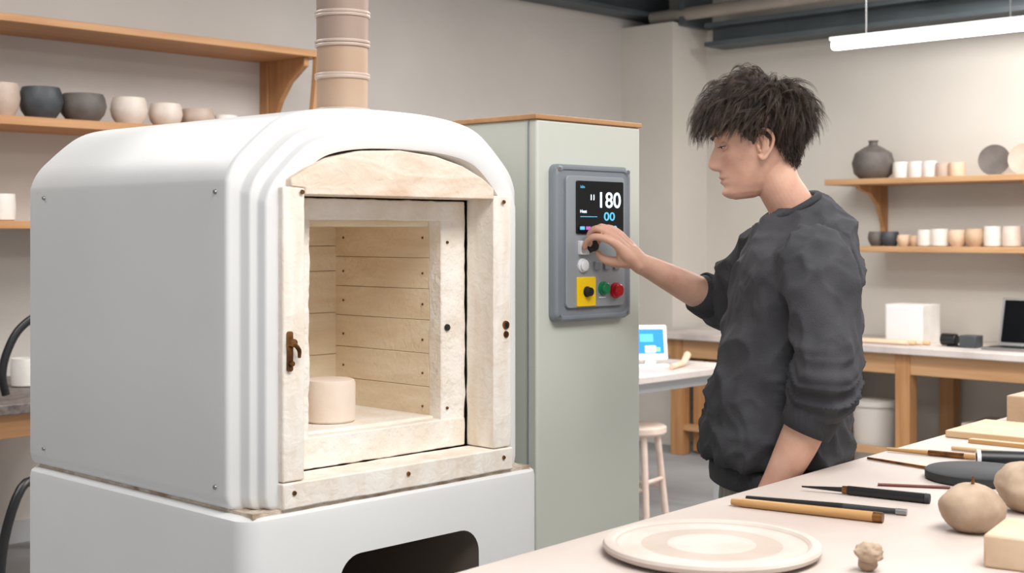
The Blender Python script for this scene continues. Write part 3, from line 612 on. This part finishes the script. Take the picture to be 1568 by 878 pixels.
for z in zs:
    fx,bx,hw=interp(z); cx=(fx+bx)/2; hd=(fx-bx)/2; rg=[]
    for j in range(nseg):
        t=2*math.pi*j/nseg; c_,s_=math.cos(t),math.sin(t); pw=2.2
        x=cx+hd*math.copysign(abs(c_)**(2/pw),c_); y=hw*math.copysign(abs(s_)**(2/pw),s_)
        if c_>0:
            if z>-.034:
                u_=max(0,min(1,(.020-z)/.054)); u_=u_*u_*(3-2*u_)*.45+u_*.55; prof=.002+.0215*u_ if z<.020 else .002*g(z,.020,.01)
            else: prof=.0235*math.sqrt(max(0,1-((-.034-z)/.017)**2))
            uu=max(0,min(1,(.022-z)/.055)); sy=.0080+.0045*uu
            x+=prof*g(y,0,sy)
            x+=.008*(g(y,.0130,.0055)+g(y,-.0130,.0055))*g(z,-.041,.007)
            x+=.0050*g(z,-.0645,.0055)*g(y,0,.020)+.0050*g(z,-.0765,.0055)*g(y,0,.018)-.005*g(z,-.0705,.0020)*g(y,0,.023)
            x+=.0075*g(z,-.102,.012)*g(y,0,.022)-.004*g(z,-.0885,.005)*g(y,0,.022)
            x+=.0035*g(z,.026,.009)*(g(abs(y),.028,.018)); x-=.013*g(z,.003,.012)*g(abs(y),.032,.013)
            x-=.004*g(z,.010,.010)*g(y,0,.012)
            x+=.006*g(z,-.018,.014)*g(abs(y),.045,.014); x-=.004*g(z,-.055,.016)*g(abs(y),.042,.012)
        rg.append(Hm@Vector((x,y,z)))
    rings.append(rg)
b=MB(); b.loft(rings,m_skin)
nb0=sdz(.634,D0,1.475)
b.tube([Hm@Vector((-.022,0,.0)),Hm@Vector((-.030,0,-.055)),Hm@Vector((-.042,0,-.10)),nb0+Vector((0,0,.03)),nb0-Vector((0,0,.03))],[.050,.050,.049,.053,.066],m_skin,32,5)
b.tube([Hm@Vector((.036,0,-.098)),Hm@Vector((.008,0,-.086)),Hm@Vector((-.02,0,-.095))],[.010,.022,.034],m_skin,24,4,True)
ES=1.16
def ept(x,y,z,sg): return Hm@Vector((-.010+(x+.010)*ES,sg*(.070+(y-.070)*ES),(z+.001)*ES-.006))
for sg in(-1,1):
    base=[(.006,.068,.012),(.003,.074,.022),(-.007,.080,.029),(-.019,.083,.025),(-.026,.083,.011),(-.022,.081,-.005),(-.013,.077,-.018),(-.004,.073,-.026),(.003,.069,-.019)]
    b.tube([ept(x,y,z,sg) for x,y,z in base],[.0030,.0038,.0042,.0043,.0040,.0037,.0042,.0058,.003],m_skin,10,4,True)
    inner=[(-.006,.068,.016),(-.012,.071,.006),(-.009,.070,-.008),(-.004,.068,-.018)]
    b.tube([ept(x,y,z,sg) for x,y,z in inner],[.0085,.0100,.0080,.006],m_skin,12,4,True)
    b.tube([ept(x,y,z,sg) for x,y,z in[(-.006,.078,.019),(-.015,.079,.008),(-.013,.077,-.006),(-.005,.074,-.013)]],[.0028,.0034,.0032,.0026],m_skin,8,4,True)
    b.tube([ept(x,y,z,sg) for x,y,z in[(.004,.070,.004),(.003,.074,-.003),(.003,.071,-.010)]],[.003,.004,.003],m_skin,8,4,True)
def liptint(me):
    Hi=Hm.inverted()
    for p in me.polygons:
        q=Hi@p.center; t_=abs(q.y)/.0195
        if q.x>.07 and t_<1 and -.0795+.007*t_*t_<q.z<-.0635-.006*t_*t_: p.material_index=1
o=b.obj('t'); bake(o,[('REMESH',dict(mode='VOXEL',voxel_size=.0018)),('SMOOTH',dict(factor=.5,iterations=3))],'head_and_neck',H,[m_skin,m_lip],liptint)
b=MB(); lid=MB()
for sg in(-1,1):
    ec=Vector((.0705,sg*.0305,.003))
    c=Hm@ec; ax=(Hm.to_3x3()@Vector((1,sg*.05,-.25))).normalized()
    b.lathe([(0.0001,-.0118)]+[(.0118*math.sin(math.pi*i/14),-.0118*math.cos(math.pi*i/14)) for i in range(1,14)]+[(0.0001,.0118)],c,m_eye,24,ax)
    b.lathe([(0,.0105),(.0058,.0105),(.0045,.0117),(0,.0121)],c,m_iris,16,ax)
    def patch(e0,e1,rad,mat):
        n1=8;n2=24;vs=[];fs=[]
        for i in range(n1+1):
            e=math.radians(e0+(e1-e0)*i/n1)
            for j in range(n2+1):
                a=math.radians(-88+176*j/n2)
                d=Vector((math.cos(a)*math.cos(e),math.sin(a),math.cos(a)*math.sin(e)))
                vs.append(Hm@(ec+d*rad))
        for i in range(n1):
            for j in range(n2):
                a=i*(n2+1)+j; fs.append((a,a+1,a+n2+2,a+n2+1))
        lid.add(vs,fs,mat)
    patch(2,95,.0131,m_skin); patch(-26,-100,.0128,m_skin)
    arc=lambda e,rd:[Hm@(ec+Vector((math.cos(math.radians(a))*math.cos(math.radians(e)),math.sin(math.radians(a)),math.cos(math.radians(a))*math.sin(math.radians(e))))*rd) for a in range(-84,85,12)]
    lid.tube(arc(2,.0131),.0007,m_skin,6); lid.tube(arc(1,.0138),[.0004+.0007*math.sin(math.pi*i/14) for i in range(15)],m_hair,5); lid.tube(arc(-26,.0128),.0007,m_skin,6)
    for a in range(-60,75,9):
        a_=math.radians(a*sg); e=math.radians(1); d=Vector((math.cos(a_)*math.cos(e),math.sin(a_),math.cos(a_)*math.sin(e)))
        p0=ec+d*.0135; lid.tube([Hm@p0,Hm@(p0+d*.0035+Vector((.001,0,-.0015))),Hm@(p0+d*.0065+Vector((.001,0,-.0005)))],[.0004,.0003,.0001],m_hair,4)
    for i in range(34):
        t=i/33; y=.012+.036*t; x=.0990-.17*max(0,y-.018)**1.3*4; z=.024+.006*math.sin(t*2.4)
        lid.tube([Hm@Vector((x-.004,sg*y,z-.003)),Hm@Vector((x-.0005,sg*(y+.003),z+.001)),Hm@Vector((x-.0015,sg*(y+.008),z+.002))],[.0011,.0010,.0003],m_hair,5)
b.obj('eyes',H); lid.obj('eyelids_and_brows',H)
# ---- hair
def hairline(phi):
    pts=[(0,.070),(35,.066),(55,.048),(68,.018),(80,-.002),(86,.020),(100,.026),(114,.0),(130,-.035),(150,-.052),(180,-.056)]
    for i in range(len(pts)-1):
        if pts[i][0]<=phi<=pts[i+1][0]:
            t=(phi-pts[i][0])/(pts[i+1][0]-pts[i][0]); return pts[i][1]*(1-t)+pts[i+1][1]*t
    return -.05
b=MB()
crown=Vector((-.050,.01,.13)); rnd=random.Random(11)
rings=[]
for i in range(41):
    z=-.060+.197*i/40; fx,bx,hw=interp(min(z,.127)); cx=(fx+bx)/2; hd=(fx-bx)/2; rg=[]
    for j in range(72):
        t=2*math.pi*j/72; phi=abs(math.degrees(math.atan2(math.sin(t),math.cos(t)))); hl=hairline(phi)
        o_=.008 if z>hl+.01 else (.008*(z-hl)/.01 if z>hl else -.006)
        if z>.1: o_+=(z-.1)*.25
        rg.append(Hm@Vector((cx+(hd+o_)*math.cos(t)*1.01,(hw+o_)*math.sin(t)*1.01,z)))
    rings.append(rg)
b.loft(rings,m_hair)
V=[];FF=[]
def strand(pts,rad):
    d=(pts[-1]-pts[0])
    if d.length<1e-6: return
    u=d.orthogonal().normalized(); w=d.normalized().cross(u); o=len(V); n=len(pts)
    for i,p in enumerate(pts):
        q=Hm@p
        for a in(0,2.094,4.189): V.append(tuple(q+(u*math.cos(a)+w*math.sin(a))*rad[i]))
    for i in range(n-1):
        for j in range(3):
            a=o+i*3+j; c_=o+i*3+(j+1)%3; FF.append((a,c_,c_+3,a+3))
cnt=0
while cnt<1400:
    d=Vector((rnd.gauss(0,1),rnd.gauss(0,1),rnd.gauss(0,1))).normalized()
    rz=.093 if d.z>0 else .15
    p=Vector((-.005,0,.033))+Vector((d.x*.099,d.y*.074,d.z*rz))
    phi=abs(math.degrees(math.atan2(p.y,p.x+.007))); hl=hairline(phi)
    if p.z<hl: continue
    cnt+=1
    n_=Vector((d.x/.099,d.y/.074,d.z/rz)).normalized()
    t_=(p-crown); t_=t_-n_*t_.dot(n_)
    if t_.length<1e-4: t_=Vector((1,0,0))
    t_.normalize()
    top=max(0,min(1,(p.z-.02)/.06)); low=max(0,min(1,(.02-p.z)/.05)) if phi>85 else 0
    side=1 if (p.z<.06 and phi<112) else 0
    L_=(.036+.066*top)*(1-.55*low)*rnd.uniform(.75,1.25)
    if side: L_*=.62
    front=max(0,min(1,(p.x-.01)/.06))*top
    t_=(t_+Vector((.40*top,0,0))+Vector((0,0,-.55*(1-top)))+Vector((rnd.gauss(0,.35),rnd.gauss(0,.35),rnd.gauss(0,.2)))*(.35+.9*top))
    t_=(t_-n_*t_.dot(n_)).normalized()
    lift=(.20+1.08*top)*(1-.6*low)*rnd.uniform(.55,1.3)
    ca=Vector((rnd.gauss(0,1),rnd.gauss(0,1),rnd.gauss(0,.7))).normalized()*rnd.uniform(.2,1.2)*(.3+.7*top)
    ph=rnd.uniform(0,6.28); N=8; c_pts=[p-n_*.003]; q=p.copy()
    for k_ in range(N):
        u_=k_/(N-1)
        dd=t_*(.45+.8*u_)+n_*lift*(1-1.40*u_)+Vector((0,0,-1))*(.05+(.70+.3*front)*u_*u_)+ca*math.sin(u_*5.0+ph)
        q=q+dd.normalized()*L_/N; c_pts.append(q.copy())
    ns=int(8+8*top*rnd.random()+3*top)
    sp=rnd.uniform(.004,.0075)
    for _ in range(ns):
        off=Vector((rnd.gauss(0,1),rnd.gauss(0,1),rnd.gauss(0,1)))*sp*.7; off2=Vector((rnd.gauss(0,1),rnd.gauss(0,1),rnd.gauss(0,1)))*.0022
        ln=rnd.uniform(.75,1.0); m_=len(c_pts); pts=[]
        for i in range(m_):
            u_=i/(m_-1); x_=u_*ln*(m_-1); a_=int(min(x_,m_-2)); cpt=c_pts[a_].lerp(c_pts[a_+1],x_-a_)
            pts.append(cpt+off*(1-.72*u_)+off2*math.sin(u_*3.5))
        r0=rnd.uniform(.0007,.0012)
        strand(pts,[r0*(1-.15*i) if i<5 else r0*max(.1,(1-i/(m_-.8))) for i in range(m_)])
b.add(V,FF,m_hair)
b.obj('hair',H,angle=180,recalc=False)
# ------------------------------------------------------------ lights
def area(name,loc,sx,sy,e,col=(1,.985,.965)):  # unseen fill lights added to brighten the scene, each with an invented housing
    E=empty(name,loc)
    l=bpy.data.lights.new(name,'AREA'); l.shape='RECTANGLE'; l.size=sx; l.size_y=sy; l.energy=e; l.color=col
    o=bpy.data.objects.new('light_source',l); COL.objects.link(o); o.location=loc
    o.parent=E; o.matrix_parent_inverse=Matrix.Translation(-E.location)
    b=MB(); b.box(loc[0]-sx/2-.03,loc[0]+sx/2+.03,loc[1]-sy/2-.03,loc[1]+sy/2+.03,loc[2]+.01,3.3,m_wplast); b.obj('housing',E)
area('added_ceiling_fill',(1.5,.2,3.2),2.2,1.2,100)
area('added_ceiling_fill',(4.1,.3,3.2),1.8,1.2,40)
area('added_ceiling_fill',(1.4,4.4,3.2),2.4,.8,62)
area('added_ceiling_fill',(4.4,3.6,3.2),1.6,1.6,88)
area('added_ceiling_fill',(6.8,2.2,3.2),.8,2.4,92)
l=bpy.data.lights.new('pendant_light','AREA'); l.shape='RECTANGLE'; l.size=.05; l.size_y=1.8; l.energy=20
PL=bpy.data.objects['linear_pendant_lamp']
o=bpy.data.objects.new('pendant_light',l); COL.objects.link(o); o.location=(5.83,2.46,2.325); o.parent=PL; o.matrix_parent_inverse=Matrix.Translation(-PL.location)
w=bpy.data.worlds.new('world'); SC.world=w; w.use_nodes=True
w.node_tree.nodes['Background'].inputs[0].default_value=(.97,.98,1,1); w.node_tree.nodes['Background'].inputs[1].default_value=.68
# ------------------------------------------------------------ camera
cd=bpy.data.cameras.new('camera'); cam=bpy.data.objects.new('camera',cd); COL.objects.link(cam)
cam.location=(0,0,1.45); fw=Vector((.723,.691,0)); cam.rotation_euler=fw.to_track_quat('-Z','Y').to_euler()
cd.lens=2130/1600*36; cd.sensor_width=36; cd.shift_y=-(448-365)/1600; cd.clip_start=.05
cd.dof.use_dof=True; cd.dof.focus_distance=3.0; cd.dof.aperture_fstop=6.3
SC.camera=cam
SC.view_settings.view_transform='Standard'; SC.view_settings.look='None'; SC.view_settings.exposure=.05
